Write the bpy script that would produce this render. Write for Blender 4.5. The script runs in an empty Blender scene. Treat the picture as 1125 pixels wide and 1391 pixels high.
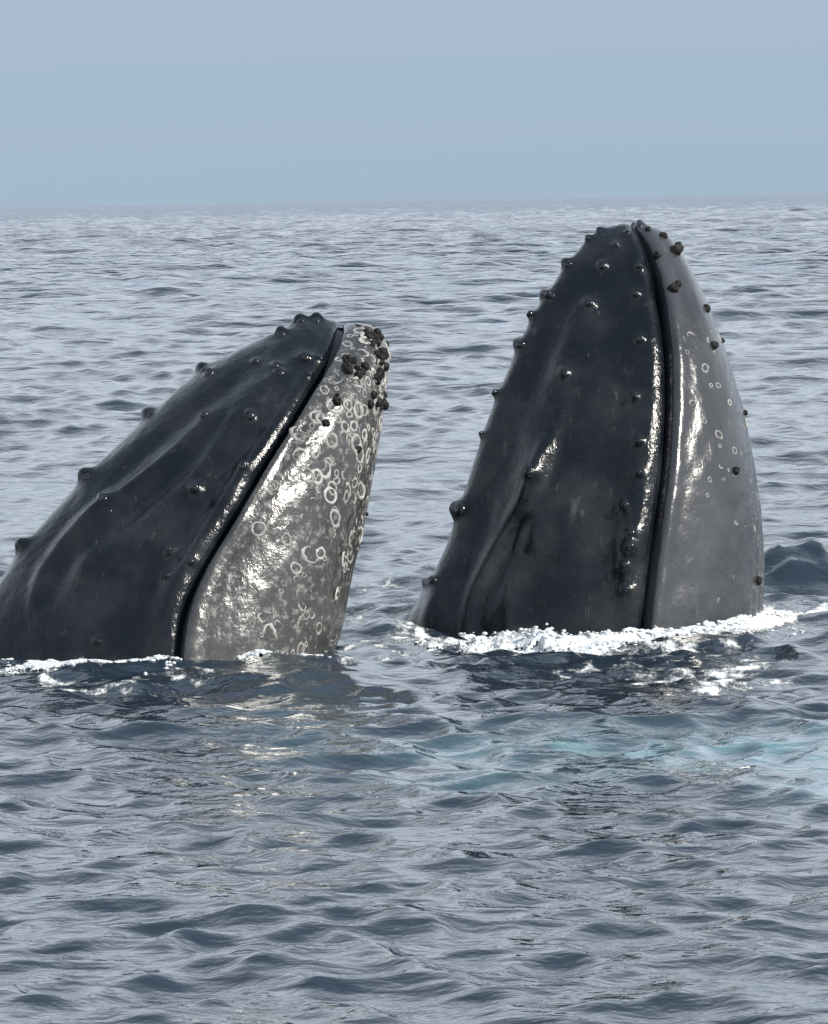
import bpy, math, random
import numpy as np
from mathutils import Vector, Matrix, Quaternion

random.seed(7)
RNG = np.random.default_rng(11)
sc = bpy.context.scene
COL = sc.collection

# ------------------------------------------------------------------ camera
PW, PH = 1125.0, 1391.0           # size of the photograph
FPX = 7500.0                      # focal length in photograph pixels (long phone zoom)
CAM_H = 2.97
HORIZON = 270.5
PITCH = math.atan((PH / 2 - HORIZON) / FPX)
ROLL = math.atan(19.0 / 1125.0)

cam_d = bpy.data.cameras.new('camera')
cam = bpy.data.objects.new('camera', cam_d)
COL.objects.link(cam)
cam_d.sensor_fit = 'VERTICAL'
cam_d.sensor_height = 24.0
cam_d.lens = 24.0 * FPX / PH
cam_d.clip_start = 0.1
cam_d.clip_end = 60000.0
R_CAM = (Matrix.Rotation(math.pi / 2 - PITCH, 3, 'X') @ Matrix.Rotation(-ROLL, 3, 'Z'))
cam.matrix_world = Matrix.Translation((0, 0, CAM_H)) @ R_CAM.to_4x4()
sc.camera = cam
CAM = np.array([0.0, 0.0, CAM_H])
RC = np.array(R_CAM)

# ------------------------------------------------------------------ sky, sun, exposure
SUN_AZ = math.radians(119.0)      # heading of the sun, clockwise from the view direction (+Y)
SUN_EL = math.radians(33.0)
world = bpy.data.worlds.new('World')
sc.world = world
world.use_nodes = True
wn, wl = world.node_tree.nodes, world.node_tree.links
for n in list(wn):
    wn.remove(n)
w_out = wn.new('ShaderNodeOutputWorld')
w_bg = wn.new('ShaderNodeBackground')
w_sky = wn.new('ShaderNodeTexSky')
w_sky.sky_type = 'NISHITA'
w_sky.sun_disc = False
w_sky.sun_elevation = SUN_EL
w_sky.sun_rotation = SUN_AZ
w_sky.altitude = 0.0
w_sky.air_density = 1.0
w_sky.dust_density = 0.2
w_sky.ozone_density = 2.0
w_bg.inputs['Strength'].default_value = 0.10
# thin sea haze below, a pale high cloud veil above its uneven edge, over the whole dome
w_tc = wn.new('ShaderNodeTexCoord')
w_map = wn.new('ShaderNodeMapping')
w_map.inputs['Scale'].default_value = (1.0, 1.0, 9.0)
wl.new(w_tc.outputs['Generated'], w_map.inputs['Vector'])
w_no = wn.new('ShaderNodeTexNoise')
w_no.inputs['Scale'].default_value = 2.2
w_no.inputs['Detail'].default_value = 5.0
wl.new(w_map.outputs[0], w_no.inputs['Vector'])
w_sep = wn.new('ShaderNodeSeparateXYZ')
wl.new(w_tc.outputs['Generated'], w_sep.inputs[0])
w_e = wn.new('ShaderNodeMath')
w_e.operation = 'MULTIPLY_ADD'
wl.new(w_no.outputs[0], w_e.inputs[0])
w_e.inputs[1].default_value = 0.012
wl.new(w_sep.outputs['Z'], w_e.inputs[2])


def w_range(lo, hi, a, b):
    n = wn.new('ShaderNodeMapRange')
    n.interpolation_type = 'SMOOTHSTEP'
    n.inputs['From Min'].default_value = lo
    n.inputs['From Max'].default_value = hi
    n.inputs['To Min'].default_value = a
    n.inputs['To Max'].default_value = b
    wl.new(w_e.outputs[0], n.inputs['Value'])
    return n.outputs[0]


def w_mix(f, a, col):
    n = wn.new('ShaderNodeMix')
    n.data_type = 'RGBA'
    if isinstance(f, float):
        n.inputs[0].default_value = f
    else:
        wl.new(f, n.inputs[0])
    wl.new(a, n.inputs[6])
    n.inputs[7].default_value = (*col, 1.0)
    return n.outputs[2]


w_c = w_mix(0.88, w_sky.outputs[0], (2.7, 3.85, 5.35))
w_map2 = wn.new('ShaderNodeMapping')          # long faint streaks of cloud
w_map2.inputs['Scale'].default_value = (2.0, 2.0, 75.0)
w_map2.inputs['Rotation'].default_value = (0.0, 0.03, 0.0)
wl.new(w_tc.outputs['Generated'], w_map2.inputs['Vector'])
w_no2 = wn.new('ShaderNodeTexNoise')
w_no2.inputs['Scale'].default_value = 1.6
w_no2.inputs['Detail'].default_value = 4.0
wl.new(w_map2.outputs[0], w_no2.inputs['Vector'])
w_st = wn.new('ShaderNodeMapRange')
w_st.interpolation_type = 'SMOOTHSTEP'
w_st.inputs['From Min'].default_value = 0.42
w_st.inputs['From Max'].default_value = 0.68
w_st.inputs['To Max'].default_value = 0.15
wl.new(w_no2.outputs[0], w_st.inputs['Value'])
w_c = w_mix(w_st.outputs[0], w_c, (3.9, 4.5, 5.6))
w_c = w_mix(w_range(0.0285, 0.0315, 0.0, 0.32), w_c, (4.0, 4.35, 5.65))
w_v = wn.new('ShaderNodeMath')      # unseen veil, brightest low and thin overhead, shaped to light water but not whales
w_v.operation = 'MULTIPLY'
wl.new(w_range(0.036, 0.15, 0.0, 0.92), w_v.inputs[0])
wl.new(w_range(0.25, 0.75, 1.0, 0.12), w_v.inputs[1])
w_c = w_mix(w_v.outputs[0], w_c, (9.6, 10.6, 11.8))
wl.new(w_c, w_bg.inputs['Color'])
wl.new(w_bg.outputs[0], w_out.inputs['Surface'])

sun_d = bpy.data.lights.new('sun', 'SUN')
sun_d.energy = 5.0
sun_d.angle = math.radians(0.53)
sun_d.color = (1.0, 0.95, 0.86)
sun = bpy.data.objects.new('sun', sun_d)
COL.objects.link(sun)
to_sun = Vector((math.sin(SUN_AZ) * math.cos(SUN_EL), math.cos(SUN_AZ) * math.cos(SUN_EL), math.sin(SUN_EL)))
sun.rotation_euler = to_sun.to_track_quat('Z', 'Y').to_euler()
sun.location = to_sun * 40

sc.view_settings.view_transform = 'Standard'
sc.view_settings.look = 'None'
sc.view_settings.exposure = 0.22
sc.view_settings.gamma = 1.0
sc.render.engine = 'CYCLES'
sc.cycles.use_denoising = True
sc.cycles.max_bounces = 6


# ------------------------------------------------------------------ helpers
def rays(px):
    """directions from the camera through photograph pixels, (n,2) -> (n,3)"""
    px = np.atleast_2d(np.asarray(px, float))
    d = np.stack([(px[:, 0] - PW / 2) / FPX, (PH / 2 - px[:, 1]) / FPX, -np.ones(len(px))], 1)
    return d @ RC.T


def on_sea(px):
    d = rays(px)
    t = -CAM_H / d[:, 2]
    return CAM + d * t[:, None]


def to_px(P):
    L = (P - CAM) @ RC
    return np.stack([PW / 2 - L[:, 0] / L[:, 2] * FPX, PH / 2 + L[:, 1] / L[:, 2] * FPX], 1)


def catmull(ts, vals, t):
    """cubic Hermite through (ts, vals), vals (n,k)"""
    vals = np.asarray(vals, float)
    m = np.zeros_like(vals)
    m[1:-1] = (vals[2:] - vals[:-2]) / (ts[2:] - ts[:-2])[:, None]
    m[0] = (vals[1] - vals[0]) / (ts[1] - ts[0])
    m[-1] = (vals[-1] - vals[-2]) / (ts[-1] - ts[-2])
    i = np.clip(np.searchsorted(ts, t, side='right') - 1, 0, len(ts) - 2)
    h = (ts[i + 1] - ts[i])
    s = ((t - ts[i]) / h)[:, None]
    h = h[:, None]
    return ((2 * s**3 - 3 * s**2 + 1) * vals[i] + (s**3 - 2 * s**2 + s) * h * m[i]
            + (-2 * s**3 + 3 * s**2) * vals[i + 1] + (s**3 - s**2) * h * m[i + 1])


def vnoise(x, y, seed=0):
    """smooth value noise on numpy arrays, -1..1"""
    xi, yi = np.floor(x).astype(np.int64), np.floor(y).astype(np.int64)
    fx, fy = x - xi, y - yi
    fx, fy = fx * fx * (3 - 2 * fx), fy * fy * (3 - 2 * fy)

    def h(a, b):
        n = (a * 374761393 + b * 668265263 + seed * 974711) & 0xffffffff
        n = ((n ^ (n >> 13)) * 1274126177) & 0xffffffff
        return ((n ^ (n >> 16)) & 0xffff) / 32767.5 - 1.0
    a, b, c, d = h(xi, yi), h(xi + 1, yi), h(xi, yi + 1), h(xi + 1, yi + 1)
    return (a * (1 - fx) + b * fx) * (1 - fy) + (c * (1 - fx) + d * fx) * fy


def fbm(x, y, octv=4, seed=0):
    s, a, tot = 0.0, 1.0, 0.0
    for k in range(octv):
        s = s + a * vnoise(x * 2**k + 17.3 * k, y * 2**k - 9.1 * k, seed + k)
        tot += a
        a *= 0.5
    return s / tot


def seg_dist(P, poly, with_progress=False):
    """distance of points (n,2) to a polyline"""
    best = np.full(len(P), 1e9)
    prog = np.zeros(len(P))
    for k, (a, b) in enumerate(zip(poly[:-1], poly[1:])):
        a, b = np.array(a, float), np.array(b, float)
        ab = b - a
        t = np.clip(((P - a) @ ab) / (ab @ ab), 0, 1)
        d = np.linalg.norm(P - a - t[:, None] * ab, axis=1)
        prog = np.where(d < best, (k + t) / (len(poly) - 1), prog)
        best = np.minimum(best, d)
    return (best, prog) if with_progress else best


def mesh_from(name, verts, faces, smooth=True):
    me = bpy.data.meshes.new(name)
    verts = np.asarray(verts, np.float32)
    faces = np.asarray(faces, np.int32)
    k = faces.shape[1]
    me.vertices.add(len(verts))
    me.vertices.foreach_set('co', verts.ravel())
    me.loops.add(faces.size)
    me.loops.foreach_set('vertex_index', faces.ravel())
    me.polygons.add(len(faces))
    me.polygons.foreach_set('loop_start', np.arange(0, faces.size, k, dtype=np.int32))
    me.polygons.foreach_set('loop_total', np.full(len(faces), k, np.int32))
    me.polygons.foreach_set('use_smooth', np.full(len(faces), smooth, bool))
    me.update(calc_edges=True)
    me.validate()
    return me


def link(name, me, mat, parent=None):
    o = bpy.data.objects.new(name, me)
    if mat is not None and me is not None and not me.materials:
        me.materials.append(mat)
    COL.objects.link(o)
    o.parent = parent
    return o


def add_attr(me, name, arr):
    a = me.attributes.new(name, 'FLOAT', 'POINT')
    a.data.foreach_set('value', np.asarray(arr, np.float32))


# ------------------------------------------------------------------ materials
def new_mat(name):
    m = bpy.data.materials.new(name)
    m.use_nodes = True
    nt = m.node_tree
    b = nt.nodes['Principled BSDF']
    return m, nt, b


def N(nt, kind, **kw):
    n = nt.nodes.new(kind)
    for k, v in kw.items():
        if k in n.inputs.keys():
            n.inputs[k].default_value = v
        else:
            setattr(n, k, v)
    return n


def math_node(nt, op, a, b=None, c=None, clamp=False):
    n = nt.nodes.new('ShaderNodeMath')
    n.operation = op
    n.use_clamp = clamp
    for i, v in enumerate((a, b, c)):
        if v is None:
            continue
        if isinstance(v, (int, float)):
            n.inputs[i].default_value = v
        else:
            nt.links.new(v, n.inputs[i])
    return n.outputs[0]


def mix_col(nt, f, a, b):
    n = nt.nodes.new('ShaderNodeMix')
    n.data_type = 'RGBA'
    for sock, v in ((n.inputs[0], f), (n.inputs[6], a), (n.inputs[7], b)):
        if isinstance(v, (int, float)):
            sock.default_value = v
        elif isinstance(v, tuple):
            sock.default_value = (*v, 1.0)
        else:
            nt.links.new(v, sock)
    return n.outputs[2]


def smooth_step(nt, v, lo, hi):
    n = nt.nodes.new('ShaderNodeMapRange')
    n.interpolation_type = 'SMOOTHSTEP'
    n.inputs['From Min'].default_value = lo
    n.inputs['From Max'].default_value = hi
    nt.links.new(v, n.inputs['Value'])
    return n.outputs[0]


def skin_material(name, mottle, jaw_col, streak):
    m, nt, b = new_mat(name)
    L = nt.links.new
    tc = N(nt, 'ShaderNodeTexCoord')
    pale = N(nt, 'ShaderNodeAttribute', attribute_name='pale').outputs['Fac']
    scar = N(nt, 'ShaderNodeAttribute', attribute_name='scar').outputs['Fac']
    n1 = N(nt, 'ShaderNodeTexNoise', Scale=2.2, Detail=6.0, Roughness=0.6)
    L(tc.outputs['Object'], n1.inputs['Vector'])
    n2 = N(nt, 'ShaderNodeTexNoise', Scale=19.0, Detail=5.0, Roughness=0.7)
    L(tc.outputs['Object'], n2.inputs['Vector'])
    dark = mix_col(nt, smooth_step(nt, n1.outputs[0], 0.40, 0.72), (0.004, 0.006, 0.009), (0.020, 0.022, 0.025))
    jaw2 = tuple(c * 0.62 for c in jaw_col)
    jaw = mix_col(nt, smooth_step(nt, n1.outputs[0], 0.35, 0.65), jaw2, jaw_col)
    base = mix_col(nt, pale, dark, jaw)
    # pale worn blotches where barnacles sat
    sp = math_node(nt, 'MULTIPLY', smooth_step(nt, n2.outputs[0], 0.50, 0.66), scar)
    sp = math_node(nt, 'MULTIPLY', sp, mottle)
    base = mix_col(nt, sp, base, (0.27, 0.265, 0.24))
    # fine scratches, small pale nicks everywhere
    v = N(nt, 'ShaderNodeTexVoronoi', Scale=9.0)
    L(tc.outputs['Object'], v.inputs['Vector'])
    nick = math_node(nt, 'MULTIPLY', smooth_step(nt, math_node(nt, 'SUBTRACT', 0.06, v.outputs['Distance']), 0.0, 0.05), 0.35)
    base = mix_col(nt, nick, base, (0.16, 0.16, 0.155))
    L(base, b.inputs['Base Color'])
    n3 = N(nt, 'ShaderNodeTexNoise', Scale=42.0, Detail=4.0, Roughness=0.6)
    L(tc.outputs['Object'], n3.inputs['Vector'])
    n4 = N(nt, 'ShaderNodeTexNoise', Scale=7.0, Detail=3.0, Roughness=0.5)
    L(tc.outputs['Object'], n4.inputs['Vector'])
    rough = math_node(nt, 'MULTIPLY_ADD', n2.outputs[0], 0.20, 0.065)
    rough = math_node(nt, 'MULTIPLY_ADD', pale, 0.03, rough)
    L(rough, b.inputs['Roughness'])
    L(math_node(nt, 'MULTIPLY_ADD', pale, 0.33, 0.29), b.inputs['Specular IOR Level'])
    mp = N(nt, 'ShaderNodeMapping')
    mp.inputs['Rotation'].default_value = (0.0, -streak, 0.0)
    mp.inputs['Scale'].default_value = (1.0, 1.0, 0.16)
    L(tc.outputs['Object'], mp.inputs['Vector'])
    n5 = N(nt, 'ShaderNodeTexNoise', Scale=13.0, Detail=5.0, Roughness=0.6)
    L(mp.outputs[0], n5.inputs['Vector'])
    hgt = math_node(nt, 'MULTIPLY_ADD', n4.outputs[0], 3.0, n3.outputs[0])
    hgt = math_node(nt, 'MULTIPLY_ADD', n5.outputs[0], 2.0, hgt)
    # long worn streaks and scuffs along the head
    scuff = math_node(nt, 'MULTIPLY', smooth_step(nt, n5.outputs[0], 0.58, 0.74), math_node(nt, 'MULTIPLY', smooth_step(nt, n1.outputs[0], 0.42, 0.62), 0.55))
    base = mix_col(nt, scuff, base, (0.085, 0.088, 0.09))
    for ang, sc_, seed_off in ((streak + 0.25, 30.0, 3.1), (streak - 0.5, 22.0, 7.7)):
        mq = N(nt, 'ShaderNodeMapping')
        mq.inputs['Location'].default_value = (seed_off, seed_off, 0)
        mq.inputs['Rotation'].default_value = (0.0, -ang, 0.0)
        mq.inputs['Scale'].default_value = (1.0, 1.0, 0.05)
        L(tc.outputs['Object'], mq.inputs['Vector'])
        n6 = N(nt, 'ShaderNodeTexNoise', Scale=sc_, Detail=2.0, Roughness=0.5)
        L(mq.outputs[0], n6.inputs['Vector'])
        cut = math_node(nt, 'MULTIPLY', smooth_step(nt, n6.outputs[0], 0.72, 0.80), 0.35)
        base = mix_col(nt, cut, base, (0.10, 0.10, 0.10))
    L(base, b.inputs['Base Color'])
    bs = math_node(nt, 'MULTIPLY_ADD', scar, 0.08, math_node(nt, 'MULTIPLY_ADD', pale, -0.12, 0.26))
    bp = N(nt, 'ShaderNodeBump', Distance=0.012)
    L(bs, bp.inputs['Strength'])
    L(hgt, bp.inputs['Height'])
    L(bp.outputs[0], b.inputs['Normal'])
    return m


def simple_skin(name, c0, c1, rough, scale, bump, spec=0.3):
    m, nt, b = new_mat(name)
    b.inputs['Specular IOR Level'].default_value = spec
    L = nt.links.new
    tc = N(nt, 'ShaderNodeTexCoord')
    oi = N(nt, 'ShaderNodeObjectInfo')
    n1 = N(nt, 'ShaderNodeTexNoise', Scale=scale, Detail=4.0)
    L(tc.outputs['Object'], n1.inputs['Vector'])
    f = math_node(nt, 'MULTIPLY_ADD', oi.outputs['Random'], 0.5, math_node(nt, 'SUBTRACT', n1.outputs[0], 0.25), clamp=True)
    L(mix_col(nt, f, c0, c1), b.inputs['Base Color'])
    b.inputs['Roughness'].default_value = rough
    bp = N(nt, 'ShaderNodeBump', Strength=bump, Distance=0.01)
    L(n1.outputs[0], bp.inputs['Height'])
    L(bp.outputs[0], b.inputs['Normal'])
    return m


def water_material():
    m, nt, b = new_mat('sea_water')
    L = nt.links.new
    geo = N(nt, 'ShaderNodeNewGeometry')
    foam = N(nt, 'ShaderNodeAttribute', attribute_name='foam').outputs['Fac']
    turq = N(nt, 'ShaderNodeAttribute', attribute_name='turquoise').outputs['Fac']
    near = N(nt, 'ShaderNodeAttribute', attribute_name='near').outputs['Fac']

    def mapped(sx, sy, scale, detail, rough=0.5):
        mp = N(nt, 'ShaderNodeMapping')
        mp.inputs['Scale'].default_value = (sx, sy, 1.0)
        L(geo.outputs['Position'], mp.inputs['Vector'])
        t = N(nt, 'ShaderNodeTexNoise', Scale=scale, Detail=detail, Roughness=rough)
        L(mp.outputs[0], t.inputs['Vector'])
        return t.outputs[0]
    fine = mapped(1.0, 1.3, 6.0, 3.0, 0.55)
    mid = mapped(0.8, 1.3, 1.5, 3.0, 0.5)
    big = mapped(0.7, 1.2, 0.33, 3.0, 0.5)
    chop = mapped(0.75, 1.4, 2.4, 2.0, 0.5)
    # foam breaks into lace
    fn = mapped(1.0, 0.55, 7.0, 6.0, 0.65)
    lace = smooth_step(nt, math_node(nt, 'SUBTRACT', math_node(nt, 'MULTIPLY_ADD', foam, 0.62, fn), 0.74), 0.0, 0.14)
    deep = (0.015, 0.025, 0.037)
    tn = smooth_step(nt, mapped(0.7, 0.5, 3.0, 4.0, 0.6), 0.35, 0.65)
    tfac = math_node(nt, 'MULTIPLY', turq, math_node(nt, 'MULTIPLY_ADD', tn, 0.75, 0.25), clamp=True)
    col = mix_col(nt, tfac, deep, (0.20, 0.40, 0.45))
    col = mix_col(nt, lace, col, (0.78, 0.80, 0.80))
    L(col, b.inputs['Base Color'])
    b.inputs['IOR'].default_value = 1.333
    r = math_node(nt, 'MULTIPLY_ADD', lace, 0.6, 0.06)
    L(r, b.inputs['Roughness'])
    h = math_node(nt, 'ADD', math_node(nt, 'MULTIPLY', fine, 0.016), math_node(nt, 'MULTIPLY', math_node(nt, 'MULTIPLY', mid, 0.26), math_node(nt, 'SUBTRACT', 1.0, near)))
    h = math_node(nt, 'ADD', h, math_node(nt, 'MULTIPLY', math_node(nt, 'MULTIPLY', big, 0.9), math_node(nt, 'SUBTRACT', 1.0, near)))
    h = math_node(nt, 'MULTIPLY_ADD', lace, 0.03, h)
    h = math_node(nt, 'MULTIPLY_ADD', chop, 0.028, h)
    bp = N(nt, 'ShaderNodeBump', Strength=1.0, Distance=1.0)
    L(h, bp.inputs['Height'])
    L(bp.outputs[0], b.inputs['Normal'])
    return m


def foam_material():
    m, nt, b = new_mat('foam')
    b.inputs['Base Color'].default_value = (0.80, 0.82, 0.83, 1)
    b.inputs['Roughness'].default_value = 0.55
    b.inputs['Subsurface Weight'].default_value = 0.0
    tc = N(nt, 'ShaderNodeTexCoord')
    n1 = N(nt, 'ShaderNodeTexNoise', Scale=38.0, Detail=5.0, Roughness=0.7)
    nt.links.new(tc.outputs['Object'], n1.inputs['Vector'])
    nt.links.new(mix_col(nt, n1.outputs[0], (0.62, 0.67, 0.70), (0.88, 0.89, 0.89)), b.inputs['Base Color'])
    bp = N(nt, 'ShaderNodeBump', Strength=0.8, Distance=0.03)
    nt.links.new(n1.outputs[0], bp.inputs['Height'])
    nt.links.new(bp.outputs[0], b.inputs['Normal'])
    return m


MAT_WATER = water_material()
MAT_FOAM = foam_material()
MAT_SKIN_L = skin_material('wet_skin_barnacled', 0.75, (0.050, 0.050, 0.049), 0.62)
MAT_SKIN_R = skin_material('wet_skin_smooth', 0.45, (0.042, 0.044, 0.049), 0.12)
MAT_KNOB = simple_skin('tubercle_skin', (0.005, 0.006, 0.008), (0.018, 0.020, 0.023), 0.14, 9.0, 0.15, 0.45)
MAT_BARN = simple_skin('dark_barnacle', (0.004, 0.004, 0.005), (0.018, 0.017, 0.016), 0.5, 40.0, 0.9, 0.15)
MAT_RING = simple_skin('barnacle_scar_pale', (0.07, 0.07, 0.066), (0.45, 0.44, 0.42), 0.5, 22.0, 0.6)


# ------------------------------------------------------------------ whales: shape
class Whale:
    """A head seen from its side: matched points of the back ridge (D), mouth line (M) and throat (V),
    set on an upright mid-plane turned by `alpha`, with half-widths W (all in photograph pixels at ~200 px/m)."""

    def __init__(s, stations, centre_px, alpha, ridges, swells, n_rows=400, n_up=100, n_lo=80, roof=0.55, jaw_pow=0.9, seed=1, lean=0.0):
        st = np.array(stations, float)
        D, M, V, W = st[:, 0:2], st[:, 2:4], st[:, 4:6], st[:, 6]
        mid = (D + M + V) / 3
        ts = np.concatenate([[0], np.cumsum(np.maximum(np.linalg.norm(np.diff(mid, axis=0), axis=1), 6))])
        ts /= ts[-1]
        t = np.linspace(0, 1, n_rows) ** 1.35
        I = catmull(ts, np.concatenate([D, M, V, W[:, None]], 1), t)
        W = np.maximum(I[:, 6], 0) / 200.0 * (1 - 0.13 * t)
        P0 = on_sea([centre_px])[0]
        s.base = P0
        va = math.atan2(P0[0], P0[1])                     # bearing of the whale
        al = alpha - va                                   # turn of the mid-plane, world
        s.u = np.array([math.cos(al), math.sin(al), 0])
        s.n = np.array([math.sin(al) * math.cos(lean), -math.cos(al) * math.cos(lean), math.sin(lean)])  # towards the camera
        s.v = np.cross(s.u, -s.n)                         # up along the leaning mid-plane
        s.v *= np.sign(s.v[2])
        c, sn = math.cos(alpha), math.sin(alpha)

        def hit(px, off):
            d = rays(px)
            tt = ((P0 - CAM) @ s.n + off) / (d @ s.n)
            P = CAM + d * tt[:, None]
            P = P - P0
            return P @ s.u, P @ s.v
        z0 = np.zeros(n_rows)
        uD, zD = hit(I[:, 0:2], z0)
        uM, zM = hit(I[:, 2:4], W)
        uV, zV = hit(I[:, 4:6], z0)
        A = (uV - uM) * c
        B2 = A**2 - (W * sn)**2
        uV2 = uM + np.sqrt(np.maximum(B2, (0.25 * A)**2)) / c * np.sign(np.maximum(A, 1e-6))
        uV = np.where(A > 0, uV2, uV)
        # near-side half section, back ridge -> mouth -> throat
        x = np.linspace(0, 1, n_up)
        q = 1 - (1 - x) ** 1.7
        q = q[:]
        q[: n_up // 3] = q[: n_up // 3] * (0.35 + 0.65 * np.linspace(0, 1, n_up // 3))
        x = np.linspace(0, 1, n_lo)[1:]
        ph = (x ** 1.45) * math.pi / 2
        fq = (1 - roof) * q + roof * np.sqrt(1 - (1 - q) ** 2)
        up_u = uD[:, None] + (uM - uD)[:, None] * q
        up_z = zD[:, None] + (zM - zD)[:, None] * q
        up_w = W[:, None] * fq
        lo_u = uM[:, None] + (uV - uM)[:, None] * np.sin(ph)
        lo_z = zM[:, None] + (zV - zM)[:, None] * np.sin(ph)
        lo_w = W[:, None] * np.cos(ph) ** jaw_pow
        U = np.concatenate([up_u, lo_u], 1)
        Z = np.concatenate([up_z, lo_z], 1)
        Wd = np.concatenate([up_w, lo_w], 1)
        K = U.shape[1]
        s.K, s.R = K, n_rows
        # distance along the section from the mouth line (signed, metres)
        du = np.sqrt(np.diff(U, axis=1)**2 + np.diff(Z, axis=1)**2 + np.diff(Wd, axis=1)**2)
        arc = np.concatenate([np.zeros((n_rows, 1)), np.cumsum(du, 1)], 1)
        jm = n_up - 1
        dist = arc - arc[:, jm:jm + 1]
        s.dist = dist
        size = np.clip(W / 0.5, 0, 1)[:, None]
        G = -0.075 * np.exp(-(dist / 0.025)**2) + 0.022 * np.exp(-((dist + 0.10) / 0.06)**2) \
            + 0.018 * np.exp(-((dist - 0.085) / 0.06)**2)
        G = G - 0.062 * size**2 * np.clip((dist + 0.33) / 0.33, 0, 1)**2 * (dist <= 0)
        G = np.where(dist > 0, G - 0.062 * size**2 * np.exp(-(dist / 0.035)**2), G)
        G = G * (0.30 + 0.70 * size)
        s.pale = 1 / (1 + np.exp(-(dist - 0.01) / 0.012))
        # throat pleats, faint
        rr = np.clip((dist / np.maximum(arc[:, -1:] - arc[:, jm:jm + 1], 1e-6)), 0, 1)
        pl = np.clip((rr - 0.45) / 0.3, 0, 1) * np.clip((t[:, None] - 0.2) / 0.25, 0, 1)
        G = G + pl * 0.006 * np.cos(dist / 0.12 * 2 * math.pi)
        # soft unevenness of the flesh
        tt = (t[:, None] * 3.2) + 0 * dist
        G = G + 0.012 * size * fbm(tt * 2.2 + 5 * seed, dist * 2.6 + 9, 3, seed) + 0.004 * size * fbm(tt * 7, dist * 9, 3, seed + 5)
        s.rr, s.t = rr, t
        # world points (near side) and normals
        P = P0 + U[..., None] * s.u + Z[..., None] * s.v + Wd[..., None] * s.n
        Nn = s.normals(P)
        px = to_px(P.reshape(-1, 3))
        H = np.zeros(len(px))
        for poly, amp, sig in ridges:
            pp = np.array(poly, float)
            kk = np.linspace(0, 1, len(pp))
            fine = catmull(kk, pp, np.linspace(0, 1, 40))
            dmin, prog = seg_dist(px, [tuple(v) for v in fine], True)
            env = np.sin(math.pi * np.clip(prog, 0.0, 1.0)) ** 0.7
            H += amp * env * np.exp(-(dmin / sig)**2)
        G = G + H.reshape(G.shape) * np.clip(Wd / 0.10, 0.25, 1)
        # tubercles swell out of the skin: a broad foot and a rounded head, no two alike
        Pf = P.reshape(-1, 3)
        vis = np.sum(Nn.reshape(-1, 3) * (CAM - Pf), 1) > 0
        T = np.zeros(len(px))
        rg = np.random.default_rng(seed)
        for (cx, cy, k, edge) in swells:
            d_ = (px[:, 0] - cx)**2 + (px[:, 1] - cy)**2
            if not edge:
                d_ = np.where(vis, d_, 1e9)
            c_ = Pf[np.argmin(d_)]
            k = k * rg.uniform(.8, 1.2)
            df = Pf - c_
            st = rg.uniform(.8, 1.25)
            r2 = (df @ s.u)**2 * st + (df @ s.v)**2 / st + (df @ s.n)**2
            T += k * (0.016 * np.exp(-r2 / (0.075 * k)**2) + (0.026 if not edge else 0.034) * np.exp(-(r2 / (0.040 * k)**2)**1.4))
        G = G + T.reshape(G.shape)
        P = P + Nn * G[..., None]
        P[:, 0] -= np.sum((P[:, 0] - P0) * s.n, 1)[:, None] * s.n
        P[:, -1] -= np.sum((P[:, -1] - P0) * s.n, 1)[:, None] * s.n
        s.P = P
        s.Nn = s.normals(P)
        s.px = to_px(P.reshape(-1, 3)).reshape(n_rows, K, 2)
        vd = CAM - P
        vd /= np.linalg.norm(vd, axis=2, keepdims=True)
        s.facing = np.sum(vd * s.Nn, 2)

    def normals(s, P):
        a = np.gradient(P, axis=0)
        b = np.gradient(P, axis=1)
        n = np.cross(a, b)
        n /= np.maximum(np.linalg.norm(n, axis=2, keepdims=True), 1e-9)
        # outward = away from the section centre
        c = P.mean(axis=1, keepdims=True) - s.n * 0.3
        flip = np.sign(np.sum(n * (P - c), 2).mean())
        n = n * flip
        # on the seam the normal lies in the mid-plane
        for j in (0, -1):
            m = n[:, j] - np.sum(n[:, j] * s.n, 1)[:, None] * s.n
            n[:, j] = m / np.maximum(np.linalg.norm(m, axis=1, keepdims=True), 1e-9)
        n[0] = n[2]
        return n

    def body(s, mat, scar, parent):
        R, K = s.R, s.K
        mir = s.P - 2 * np.sum((s.P - s.base) * s.n, 2)[..., None] * s.n
        ring = np.concatenate([s.P, mir[:, K - 2:0:-1]], 1)
        C = ring.shape[1]
        def full(a):
            return np.concatenate([a, a[:, K - 2:0:-1]], 1).ravel()
        verts = ring.reshape(-1, 3) - s.base
        verts = np.concatenate([verts, verts[-C:].mean(0, keepdims=True), verts[:C].mean(0, keepdims=True)])
        i = np.arange(R - 1)[:, None] * C
        j = np.arange(C)[None, :]
        j2 = (j + 1) % C
        q = np.stack([i + j, i + C + j, i + C + j2, i + j2], 2).reshape(-1, 4)
        me = mesh_from('whale_body', verts, q)
        pale = np.concatenate([full(s.pale), [1, 1]])
        sc_ = np.concatenate([full(scar), [0, 0]])
        add_attr(me, 'pale', pale)
        add_attr(me, 'scar', sc_)
        import bmesh
        bm = bmesh.new()
        bm.from_mesh(me)
        bmesh.ops.recalc_face_normals(bm, faces=bm.faces)
        bm.to_mesh(me)
        bm.free()
        return link('body', me, mat, parent)

    def find(s, px, edge=False):
        """surface point and outward normal under a photograph pixel"""
        d = np.linalg.norm(s.px - np.array(px, float), axis=2)
        if not edge:
            d = np.where(s.facing > 0.02, d, 1e6)
        k = np.unravel_index(np.argmin(d), d.shape)
        return s.P[k], s.Nn[k], k


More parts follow.
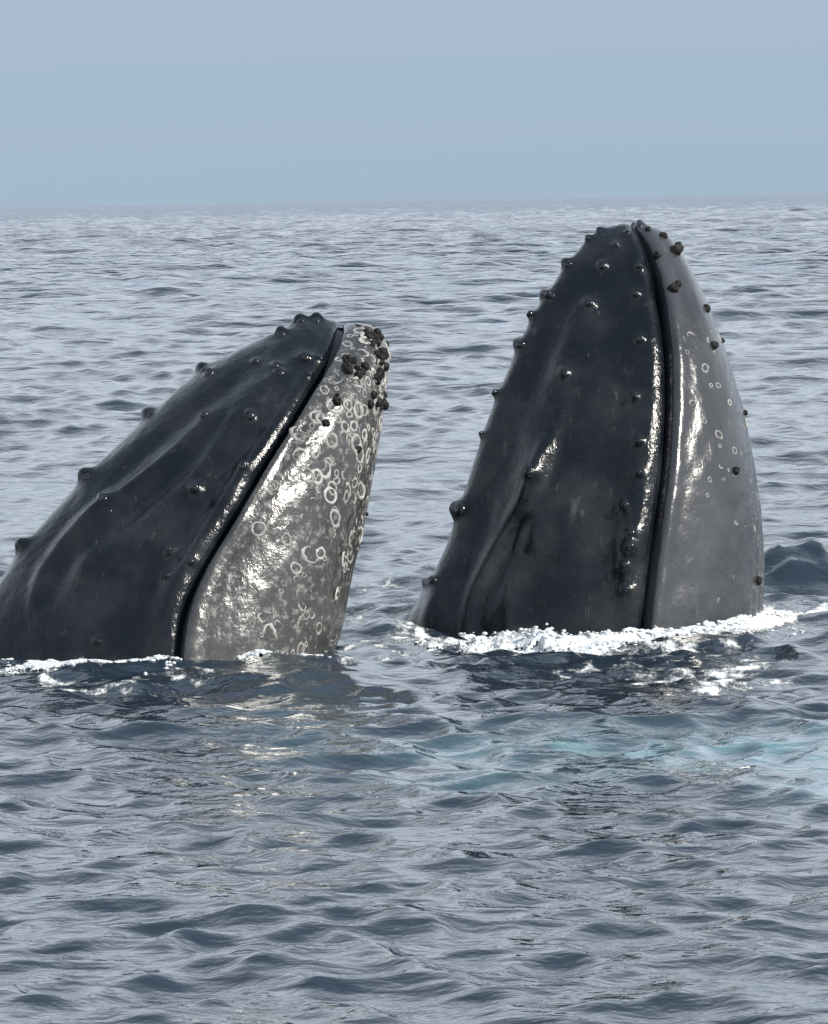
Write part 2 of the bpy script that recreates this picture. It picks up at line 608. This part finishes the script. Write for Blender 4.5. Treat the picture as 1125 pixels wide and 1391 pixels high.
# back ridge x,y | mouth x,y | throat x,y | half-width  (photograph pixels)
ST_RIGHT = [
    (858, 305, 859, 305, 861, 305, 0),
    (846, 305, 862, 309, 876, 306, 16),
    (826, 309, 869, 320, 897, 313, 38),
    (800, 325, 882, 347, 919, 337, 68),
    (769, 364, 894, 388, 938, 374, 98),
    (729, 425, 903, 437, 961, 424, 128),
    (700, 482, 908, 492, 983, 485, 152),
    (668, 555, 908, 565, 1004, 555, 176),
    (644, 630, 903, 640, 1018, 630, 194),
    (621, 705, 893, 715, 1029, 705, 207),
    (589, 780, 884, 785, 1033, 780, 215),
    (545, 865, 877, 850, 1030, 850, 220),
    (505, 960, 871, 950, 1022, 950, 215),
    (520, 1060, 862, 1050, 1000, 1050, 190),
    (560, 1150, 845, 1150, 950, 1150, 130),
]
ST_LEFT = [
    (462, 442, 463, 443, 465, 442, 0),
    (452, 437, 462, 449, 482, 441, 18),
    (432, 434, 458, 460, 503, 444, 42),
    (402, 441, 450, 482, 519, 459, 74),
    (345, 466, 433, 513, 529, 490, 110),
    (270, 508, 401, 566, 525, 537, 150),
    (196, 572, 356, 637, 514, 605, 180),
    (117, 650, 310, 713, 499, 688, 200),
    (52, 722, 272, 775, 481, 772, 212),
    (-6, 795, 249, 832, 462, 855, 220),
    (-60, 880, 241, 893, 444, 910, 222),
    (-110, 980, 234, 990, 425, 1000, 215),
    (-110, 1090, 226, 1090, 410, 1090, 190),
    (-40, 1180, 215, 1180, 350, 1180, 130),
]

RIDGES_R = [
    ([(782, 490), (752, 585), (722, 655), (690, 712), (655, 775), (638, 815), (632, 870), (630, 920)], 0.032, 9),
    ([(795, 530), (765, 610), (738, 665), (706, 725), (668, 790), (652, 830), (648, 880)], -0.045, 14),
    ([(745, 590), (730, 640), (722, 690), (716, 750)], 0.075, 19),
    ([(868, 430), (874, 560), (862, 680), (853, 770), (850, 850)], 0.030, 15),
    ([(834, 340), (838, 520), (825, 660), (815, 800), (812, 900)], -0.055, 30),
    ([(690, 760), (690, 830), (697, 890)], 0.022, 8),
    ([(772, 380), (735, 480), (690, 600), (650, 720), (610, 840)], -0.050, 24),
    ([(800, 400), (770, 480), (740, 560)], 0.03, 16),
    ([(600, 790), (585, 830), (572, 870)], 0.03, 10),
]
RIDGES_L = [
    ([(300, 545), (225, 622), (160, 672), (110, 712), (70, 752), (48, 800), (44, 850)], 0.034, 9),
    ([(315, 565), (240, 640), (174, 694), (124, 738), (84, 780), (64, 830)], -0.050, 14),
    ([(165, 670), (128, 720), (105, 790)], 0.060, 24),
    ([(400, 465), (335, 555), (270, 650), (220, 730)], 0.030, 16),
    ([(432, 490), (385, 560), (320, 655), (268, 735), (222, 820), (205, 890)], 0.034, 16),
    ([(390, 520), (330, 600), (265, 690), (205, 790), (175, 890)], -0.045, 24),
    ([(370, 475), (300, 530), (200, 610), (100, 700), (20, 800)], -0.040, 15),
    ([(420, 450), (385, 485), (350, 520)], -0.02, 10),
]
TUB_R = [(837, 333, .8), (818, 361, .9), (868, 362, .9), (863, 399, .9), (801, 413, .95), (750, 402, .9), (869, 461, .95),
         (769, 508, .9), (863, 538, .9), (868, 600, .8), (847, 686, 1.1), (858, 723, 1.0), (855, 742, 1.1), (868, 643, .8),
         (851, 800, .9), (724, 646, 1.1), (848, 768, .8), (852, 318, .6)]
TUB_R_EDGE = [(799, 324, .8), (772, 359, 1.0), (744, 401, .9), (720, 427, .9), (703, 468, 1.1), (669, 532, .8), (617, 692, 1.5),
              (588, 790, 1.0), (655, 590, .6), (815, 313, .6), (868, 306, .7)]
TUB_L = [(285, 507, .9), (276, 562, .9), (267, 663, .95), (141, 675, .9), (148, 694, .7), (375, 497, .9), (381, 507, .9),
         (415, 485, 1.0), (347, 490, .8), (342, 566, .9), (330, 635, .9), (229, 745, 1.0), (261, 764, .8), (227, 781, .9),
         (134, 870, .7), (437, 487, .6), (422, 507, .6), (110, 893, .6)]
TUB_L_EDGE = [(276, 502, 1.2), (203, 562, 1.1), (119, 648, 1.2), (33, 743, 1.2), (382, 453, 1.0), (408, 436, 1.0), (431, 434, .9)]
BARN_R = [(901, 320, 1.0), (917, 341, 1.6), (922, 336, 1.2), (914, 392, 1.3), (920, 386, 1.0), (960, 420, 1.0), (969, 470, 1.1),
          (893, 347, .9), (998, 640, .9), (1014, 560, .8), (999, 640, 1.0), (985, 462, .7), (975, 478, .7), (1027, 700, 1.0),
          (1030, 745, .9), (1030, 790, 1.0), (880, 312, .8)]
BARN_L_CLUSTERS = [((507, 458), 9, 8), ((518, 482), 9, 7), ((514, 512), 7, 6), ((520, 540), 8, 4), ((510, 546), 6, 3), ((474, 494), 10, 7),
                   ((488, 506), 9, 5), ((457, 543), 5, 2), ((440, 576), 3, 1), ((486, 603), 4, 1), ((498, 697), 3, 1)]

swR = [(x, y, k, False) for x, y, k in TUB_R] + [(x, y, k, True) for x, y, k in TUB_R_EDGE]
swL = [(x, y, k, False) for x, y, k in TUB_L] + [(x, y, k, True) for x, y, k in TUB_L_EDGE]
WR = Whale(ST_RIGHT, (800, 843), math.radians(21), RIDGES_R, swR, seed=3, lean=math.radians(9))
WL = Whale(ST_LEFT, (250, 889), math.radians(0), RIDGES_L, swL, seed=8, jaw_pow=0.88, lean=math.radians(19))


# ------------------------------------------------------------------ sea: waves
def make_waves():
    out = []
    lam = np.exp(RNG.uniform(math.log(0.20), math.log(7.0), 230))
    for l in lam:
        k = 2 * math.pi / l
        spread = 0.62 if l > 2 else 0.95
        ang = math.radians(-95) + RNG.normal() * spread
        steep = 0.0185 * (1.0 + 0.5 * RNG.normal()) * np.interp(math.log(l), np.log([.2, .35, .7, 1.4, 3.0, 7.0]), [.85, 1.45, 1.15, .72, .60, .50])
        out.append((k * math.cos(ang), k * math.sin(ang), abs(steep) / k, RNG.uniform(0, 2 * math.pi), k, l))
    return out


WAVES = make_waves()
MOUND = on_sea([(1078, 792)])[0]
MOUND2 = on_sea([(540, 850)])[0]


def sea_surface(x, y):
    """reference position -> displaced sea surface point"""
    d = np.sqrt(x * x + y * y)
    res = np.clip(np.where(d < 170, 0.0021, 0.003) * d, 0.02, 1.6)
    hx, hy, hz = np.zeros_like(x), np.zeros_like(x), np.zeros_like(x)
    gust = 1.0 + 0.35 * fbm(x / 7.0, y / 11.0, 2, 21)
    far = np.interp(d, [35, 100, 600, 2500, 6000], [0.6, 1.25, 2.5, 4.2, 7.0])
    calm = np.interp(d, [24, 45, 100, 250], [0.86, 0.80, 1.0, 1.2])
    for kx, ky, a, p, k, l in WAVES:
        f = np.clip((l / res - 1.3) / 1.7, 0, 1)
        th = kx * x + ky * y + p
        s_, c_ = np.sin(th), np.cos(th)
        g = gust if l < 2.5 else 1.0
        a_ = a * f * g * calm
        if l > 1.4:
            a_ = a_ * far
        hz += a_ * c_
        hx -= 0.95 * a_ * s_ * (kx / k)
        hy -= 0.95 * a_ * s_ * (ky / k)
    # water heaped up beside the upright whale, and the disturbed water between the two
    for c, ax, ay, h, rot in ((MOUND, 0.40, 0.34, 0.33, 0.45), (MOUND2, 0.35, 0.7, 0.10, 0.0)):
        dx, dy = x - c[0], y - c[1]
        xr = dx * math.cos(rot) + dy * math.sin(rot)
        yr = -dx * math.sin(rot) + dy * math.cos(rot)
        r = np.sqrt((xr / ax)**2 + (yr / ay)**2)
        near = np.exp(-r**2 * 0.8)
        hz += h * near * (1 + 0.55 * fbm(dx * 3, dy * 3, 4, 33))
    return x + hx, y + hy, hz


# radial grid: fine where the water is near, coarse towards the horizon
rad = [1.2]
while rad[-1] < 16000:
    r_ = rad[-1]
    if r_ < 16:
        rad.append(r_ + max(0.03 * (16 - r_), 0.034))
    elif r_ < 170:
        rad.append(r_ * 1.0021)
    else:
        rad.append(r_ * (1.0024 + 0.0012 * min(1, (r_ - 170) / 300) + 0.003 * min(1, max(0, r_ - 1000) / 1000) + 0.02 * min(1, max(0, r_ - 6000) / 1500)))
rad = np.array(rad)
az = [np.arange(-6.0, 6.0, 0.033), np.arange(6.0, 14, 0.4), np.arange(14, 346, 6), np.arange(346, 353.8, 0.4)]
az = np.radians(np.concatenate(az))
nr, na = len(rad), len(az)
RR, AA = np.meshgrid(rad, az, indexing='ij')
X0, Y0 = RR * np.sin(AA), RR * np.cos(AA)
sx, sy, sz = sea_surface(X0.ravel(), Y0.ravel())
sverts = np.stack([sx, sy, sz], 1)
sverts = np.concatenate([sverts, [[0, 0, 0]]])
i = np.arange(nr - 1)[:, None] * na
j = np.arange(na)[None, :]
j2 = (j + 1) % na
quads = np.stack([i + j, i + j2, i + na + j2, i + na + j], 2).reshape(-1, 4)
sea_me = mesh_from('sea', sverts, quads)

# foam and turquoise fields, laid where the whales churn the water
x0, y0 = X0.ravel(), Y0.ravel()
foam = np.zeros(len(x0))
sel = np.where((RR.ravel() > 20) & (RR.ravel() < 60) & (np.abs(x0) < 6))[0]
spx = to_px(np.stack([x0[sel], y0[sel], 0 * sel], 1))


def lines_foam(P, lst):
    f = np.zeros(len(P))
    for poly, wid, strength in lst:
        PP = P * np.array([1.0, 3.2])
        d = seg_dist(PP, [(a, b * 3.2) for a, b in poly])
        f = np.maximum(f, strength * np.exp(-(d / wid)**2))
    return f


FOAM_LINES = [
    ([(555, 866), (630, 872), (690, 874)], 24, 0.62),
    ([(690, 868), (730, 872), (790, 876), (850, 868)], 40, 0.95),
    ([(850, 858), (920, 852), (1000, 842), (1050, 838)], 46, 0.95),
    ([(860, 885), (960, 885), (1040, 870)], 50, 0.42),
    ([(880, 915), (960, 912), (1000, 900)], 40, 0.50),
    ([(940, 935), (985, 920), (1020, 895)], 28, 0.55),
    ([(770, 905), (860, 900), (930, 905)], 36, 0.40),
    ([(1000, 925), (1060, 915)], 22, 0.5),
    ([(465, 850), (520, 835), (580, 830)], 60, 0.40),
    ([(470, 805), (530, 795), (590, 790)], 40, 0.33),
    ([(90, 935), (200, 930), (330, 922)], 22, 0.36),
    ([(40, 912), (120, 912), (200, 906), (280, 902), (340, 899), (440, 897)], 17, 0.80),
    ([(55, 924), (90, 926)], 11, 0.5),
    ([(455, 880), (510, 872), (570, 858)], 42, 0.48),
    ([(480, 900), (560, 890), (640, 880)], 26, 0.42),
    ([(1040, 842), (1080, 838), (1125, 828)], 20, 0.62),
]
fz = lines_foam(spx, FOAM_LINES)
foam[sel] = fz
turq = np.zeros(len(x0))
tq = [((860, 1018), 300, 18, 0.42), ((1050, 1022), 150, 22, 0.65), ((700, 1052), 150, 16, 0.3), ((430, 1010), 90, 60, 0.10), ((1110, 1065), 70, 18, 0.45)]
tt = np.zeros(len(sel))
for (cx, cy), rx, ry, st in tq:
    r2 = ((spx[:, 0] - cx) / rx)**2 + ((spx[:, 1] - cy) / ry)**2
    tt = np.maximum(tt, st * np.exp(-r2))
turq[sel] = tt
add_attr(sea_me, 'foam', np.append(foam, 0))
add_attr(sea_me, 'turquoise', np.append(turq, 0))
add_attr(sea_me, 'near', np.append(np.clip(1 - (RR.ravel() - 70) / 250, 0, 1), 1))
sea = link('sea', sea_me, MAT_WATER)
sea['kind'] = 'structure'


# ------------------------------------------------------------------ whales: objects
def revolve(name, prof, seg, jitter=0.0, seed=0, close_top=True, squash=(1, 1)):
    rg = np.random.default_rng(seed)
    vs, fs = [], []
    for r, z in prof:
        for k in range(seg):
            a = 2 * math.pi * k / seg
            rr = r * (1 + jitter * rg.normal())
            vs.append((rr * math.cos(a) * squash[0], rr * math.sin(a) * squash[1], z * (1 + 0.5 * jitter * rg.normal())))
    for i in range(len(prof) - 1):
        for k in range(seg):
            k2 = (k + 1) % seg
            fs.append((i * seg + k, i * seg + k2, (i + 1) * seg + k2, (i + 1) * seg + k))
    if close_top:
        vs.append((0, 0, prof[-1][1]))
        t = len(vs) - 1
        b = (len(prof) - 1) * seg
        for k in range(seg):
            fs.append((b + k, b + (k + 1) % seg, t, t))
    me = bpy.data.meshes.new(name)
    me.from_pydata(vs, [], [tuple(dict.fromkeys(f)) for f in fs])
    for p in me.polygons:
        p.use_smooth = True
    return me


KNOBS = [revolve('tubercle', [(.033, -.024), (.034, -.012), (.031, -.002), (.022, .006), (.010, .0095)], 14, .05, k) for k in range(6)]
BARNS = [revolve('barnacle', [(.040, -.012), (.034, .016), (.024, .032), (.015, .034), (.010, .020)], 10, .12, 10 + k) for k in range(4)]


def ring_mesh(seed, arc=1.0, seg=16):
    rg = np.random.default_rng(seed)
    q2, q3, p2, p3 = rg.uniform(.03, .14), rg.uniform(.0, .07), rg.uniform(0, 6), rg.uniform(0, 6)
    R, r = .040, .0075
    n = seg if arc >= 1 else max(6, int(seg * arc)) + 1
    vs, fs = [], []
    for k in range(n):
        a = 2 * math.pi * arc * k / (n if arc >= 1 else n - 1)
        RR_ = R * (1 + q2 * math.sin(2 * a + p2) + q3 * math.sin(3 * a + p3) + .025 * rg.normal())
        rr = r * abs(1 + .35 * rg.normal())
        if arc < 1:
            rr *= .35 + .65 * math.sin(math.pi * k / (n - 1))
        for m in range(4):
            b = math.pi * (m / 3.0)
            vs.append(((RR_ + rr * 1.25 * math.cos(b)) * math.cos(a), (RR_ + rr * 1.25 * math.cos(b)) * math.sin(a), rr * .75 * math.sin(b) - .001))
    for k in range(n if arc >= 1 else n - 1):
        k2 = (k + 1) % n
        for m in range(3):
            fs.append((k * 4 + m, k2 * 4 + m, k2 * 4 + m + 1, k * 4 + m + 1))
    me = bpy.data.meshes.new('barnacle_scar')
    me.from_pydata(vs, [], fs)
    for p in me.polygons:
        p.use_smooth = True
    return me


RINGS = [ring_mesh(1), ring_mesh(2), ring_mesh(3), ring_mesh(6), ring_mesh(7), ring_mesh(4, .75), ring_mesh(5, .5), ring_mesh(8, .6)]
for me in KNOBS:
    me.materials.append(MAT_KNOB)
for me in BARNS:
    me.materials.append(MAT_BARN)
for me in RINGS:
    me.materials.append(MAT_RING)


def stick(name, me, whale, root, P, nrm, size, sink=0.0, stretch=None):
    o = bpy.data.objects.new(name, me)
    COL.objects.link(o)
    o.parent = root
    q = Vector(nrm).to_track_quat('Z', 'Y') @ Quaternion((0, 0, 1), random.uniform(0, 6.28))
    o.rotation_mode = 'QUATERNION'
    o.rotation_quaternion = q
    o.location = Vector(P - whale.base - nrm * sink)
    k = size
    o.scale = (k, k * (stretch or random.uniform(.85, 1.15)), k)
    return o


def add_whale(name, whale, mat, scar, label, tub, tub_edge):
    root = bpy.data.objects.new(name, None)
    COL.objects.link(root)
    root.location = Vector(whale.base)
    root.empty_display_size = 0.3
    root['label'] = label
    root['category'] = 'whale'
    root['group'] = 'whales holding their heads out of the water'
    whale.body(mat, scar, root)
    for k, (x, y, s_) in enumerate(tub):
        P, nrm, _ = whale.find((x, y))
        stick('tubercle', KNOBS[k % 6], whale, root, P, nrm, s_ * random.uniform(.7, .95))
    for k, (x, y, s_) in enumerate(tub_edge):
        P, nrm, _ = whale.find((x, y), True)
        stick('tubercle', KNOBS[k % 6], whale, root, P, nrm, s_ * random.uniform(.8, 1.0))
    return root


def scar_field(w, lo_t, hi_t, lo_r, hi_r):
    a = np.clip((w.rr - lo_r) / 0.1, 0, 1) * np.clip((hi_r - w.rr) / 0.1 + 1, 0, 1) * (w.dist > 0.06)
    return a * np.clip((w.t[:, None] - lo_t) / .05, 0, 1)


scarL = scar_field(WL, 0.02, 1, 0.02, 1.0) * (0.75 + 0.5 * fbm(WL.t[:, None] * 14 + 0 * WL.rr, WL.rr * 6, 3, 4))
scarR = scar_field(WR, 0.10, 1, 0.50, 1.0) * (0.8 + 0.5 * fbm(WR.t[:, None] * 14 + 0 * WR.rr, WR.rr * 6, 3, 5))

rootR = add_whale('humpback_whale', WR, MAT_SKIN_R, np.clip(scarR, 0, 1),
                  'dark whale rising nearly upright, smooth grey lower jaw, white foam churning at its base', TUB_R, TUB_R_EDGE)
rootL = add_whale('humpback_whale', WL, MAT_SKIN_L, np.clip(scarL, 0, 1),
                  'whale leaning at a slant with pale barnacle rings crowding its lower jaw', TUB_L, TUB_L_EDGE)


def scatter(whale, root, n, accept, min_d, smin, smax):
    done = []
    tries = 0
    idx = np.argwhere((whale.facing > 0.05) & (whale.dist > 0.125) & (whale.P[..., 2] > -0.05))
    while len(done) < n and tries < 30000:
        tries += 1
        i_, j_ = idx[RNG.integers(len(idx))]
        x, y = whale.px[i_, j_]
        if RNG.random() > accept(x, y):
            continue
        P = whale.P[i_, j_]
        if any(np.linalg.norm(P - p) < min_d * (.8 + .4 * RNG.random()) for p in done):
            continue
        done.append(P)
        me = RINGS[RNG.integers(8)]
        stick('barnacle_scar', me, whale, root, P, whale.Nn[i_, j_], smin + (smax - smin) * RNG.random() ** 1.6, stretch=RNG.uniform(.6, 1.3))


def acc_left(x, y):
    # dense at the chin and along the throat edge, thinning towards the mouth line
    edge = np.interp(y, [440, 500, 600, 700, 800, 900], [500, 500, 500, 470, 450, 430])
    d = (x - edge) / 60.0
    a = math.exp(-min(d, 0)**2)
    if y < 660:
        a = max(a, .8 if x > np.interp(y, [440, 560, 660], [470, 430, 385]) else .25)
    return max(a, .05)


def acc_right(x, y):
    edge = np.interp(y, [300, 450, 600, 700, 830], [960, 965, 985, 1000, 1015])
    d = (x - edge) / 28.0
    return math.exp(-d * d) * (.03 if y < 440 else 1) + (.01 if y > 440 else 0)


scatter(WL, rootL, 235, acc_left, .034, .28, 1.35)
scatter(WR, rootR, 38, acc_right, .05, .25, .75)
kb = 0
for (c, spread, n) in BARN_L_CLUSTERS:
    for k in range(int(n * 1.7)):
        P, nrm, _ = WL.find((c[0] + random.gauss(0, spread * .55), c[1] + random.gauss(0, spread * .7)), edge=c[0] > 500)
        stick('barnacle', BARNS[kb % 4], WL, rootL, P, nrm, random.uniform(.4, .95))
        kb += 1
for k, (x, y, s_) in enumerate(BARN_R):
    P, nrm, _ = WR.find((x, y), edge=x > 955 or y < 345)
    stick('barnacle', BARNS[k % 4], WR, rootR, P, nrm, s_ * .8)


# ------------------------------------------------------------------ foam heaped at the waterline
BALL = np.array([(math.cos(a) * math.cos(e), math.sin(a) * math.cos(e), math.sin(e)) for e in (-.9, -.35, .25, .85, 1.35)
                 for a in np.arange(8) * math.pi / 4 + e])
BALL_F = np.array([(i * 8 + k, i * 8 + (k + 1) % 8, i * 8 + 8 + (k + 1) % 8, i * 8 + 8 + k) for i in range(4) for k in range(8)])


def foam_bank(name, label, parts, cell=0.010, seed=0):
    """parts: (polyline in photograph pixels laid on the sea, half-width m, height m)"""
    vs, fs, base = [], [], 0
    for pi, (poly, wid, hgt) in enumerate(parts):
        pts = on_sea(poly)[:, :2]
        lo, hi = pts.min(0) - wid * 2.2, pts.max(0) + wid * 2.2
        gx, gy = np.meshgrid(np.arange(lo[0], hi[0], cell), np.arange(lo[1], hi[1], cell * 1.6), indexing='ij')
        d = seg_dist(np.stack([gx.ravel(), gy.ravel()], 1), [tuple(p) for p in pts]).reshape(gx.shape)
        n1 = fbm(gx * 3.1, gy * 1.6, 4, seed + pi)
        n2 = fbm(gx * 14, gy * 8, 4, seed + 40 + pi)
        m = np.exp(-(d / wid)**2) + 1.0 * n1 + 1.0 * n2 - 0.52
        lump = np.abs(vnoise(gx * 8, gy * 5, seed + 90)) + 0.45 * np.abs(vnoise(gx * 19, gy * 12, seed + 91)) + 0.25 * np.abs(vnoise(gx * 41, gy * 28, seed + 92))
        keep = m > 0
        hh = np.clip(m, 0, 1) ** 0.6
        X, Y, Z = sea_surface(gx.ravel(), gy.ravel())
        zs = Z.copy()
        Z = Z.reshape(gx.shape) + 0.6 * hgt * hh * (0.6 + 0.4 * lump) - 0.008 + 0.014 * np.clip(m * 4, 0, 1)
        P = np.stack([X, Y, Z.ravel()], 1)
        a, b = gx.shape
        ids = np.arange(a * b).reshape(a, b)
        q = np.stack([ids[:-1, :-1], ids[1:, :-1], ids[1:, 1:], ids[:-1, 1:]], 2).reshape(-1, 4)
        kf = (keep[:-1, :-1] & keep[1:, :-1] & keep[1:, 1:] & keep[:-1, 1:]).ravel()
        q = q[kf]
        used = np.unique(q)
        remap = np.zeros(a * b, int)
        remap[used] = np.arange(len(used)) + base
        vs.append(P[used])
        fs.append(remap[q])
        base += len(used)
        # froth: rounded clots of bubbles thrown up along the bank, biggest where the bank is thick
        cand = np.argwhere(m > -0.15)
        rg = np.random.default_rng(seed * 7 + pi)
        nb = int(min(len(cand) * 0.13, 2600))
        for ci in cand[rg.integers(len(cand), size=nb)]:
            k = ci[0] * b + ci[1]
            mm = max(m[ci[0], ci[1]], 0)
            r_ = (0.003 + 0.008 * rg.random()) + min(hgt, 0.06) * 0.09 * min(mm, 1) * rg.random() ** 2
            lift = hgt * min(mm, 1.0) ** 0.6 * (0.35 + 0.55 * rg.random() ** 2)
            vs.append(P[k] * [1, 1, 0] + np.array([0, 0, zs[k] + lift]) + BALL * r_ * rg.uniform([1.0, 1.0, .6], [2.4, 2.4, 1.1]))
            fs.append(BALL_F + base)
            base += len(BALL)
    me = mesh_from(name, np.concatenate(vs), np.concatenate(fs))
    o = link(name, me, MAT_FOAM)
    o['kind'] = 'stuff'
    o['label'] = label
    o['category'] = 'foam'
    return o


foam_bank('sea_foam', 'white foam heaped along the base of the upright whale', [
    ([(695, 872), (722, 874), (750, 876)], 0.15, 0.125),
    ([(775, 880), (810, 882), (848, 876)], 0.17, 0.035),
    ([(862, 862), (910, 858), (960, 852), (1010, 842)], 0.17, 0.06),
    ([(1015, 842), (1050, 840)], 0.11, 0.04),
    ([(572, 872), (620, 878), (680, 880)], 0.07, 0.03),
], seed=2)
foam_bank('sea_foam', 'thin white foam line along the base of the slanting whale', [
    ([(0, 917), (60, 916), (130, 914), (200, 909)], 0.11, 0.025),
    ([(200, 909), (260, 904), (330, 902)], 0.12, 0.035),
    ([(330, 903), (440, 900)], 0.11, 0.03),
], seed=5)
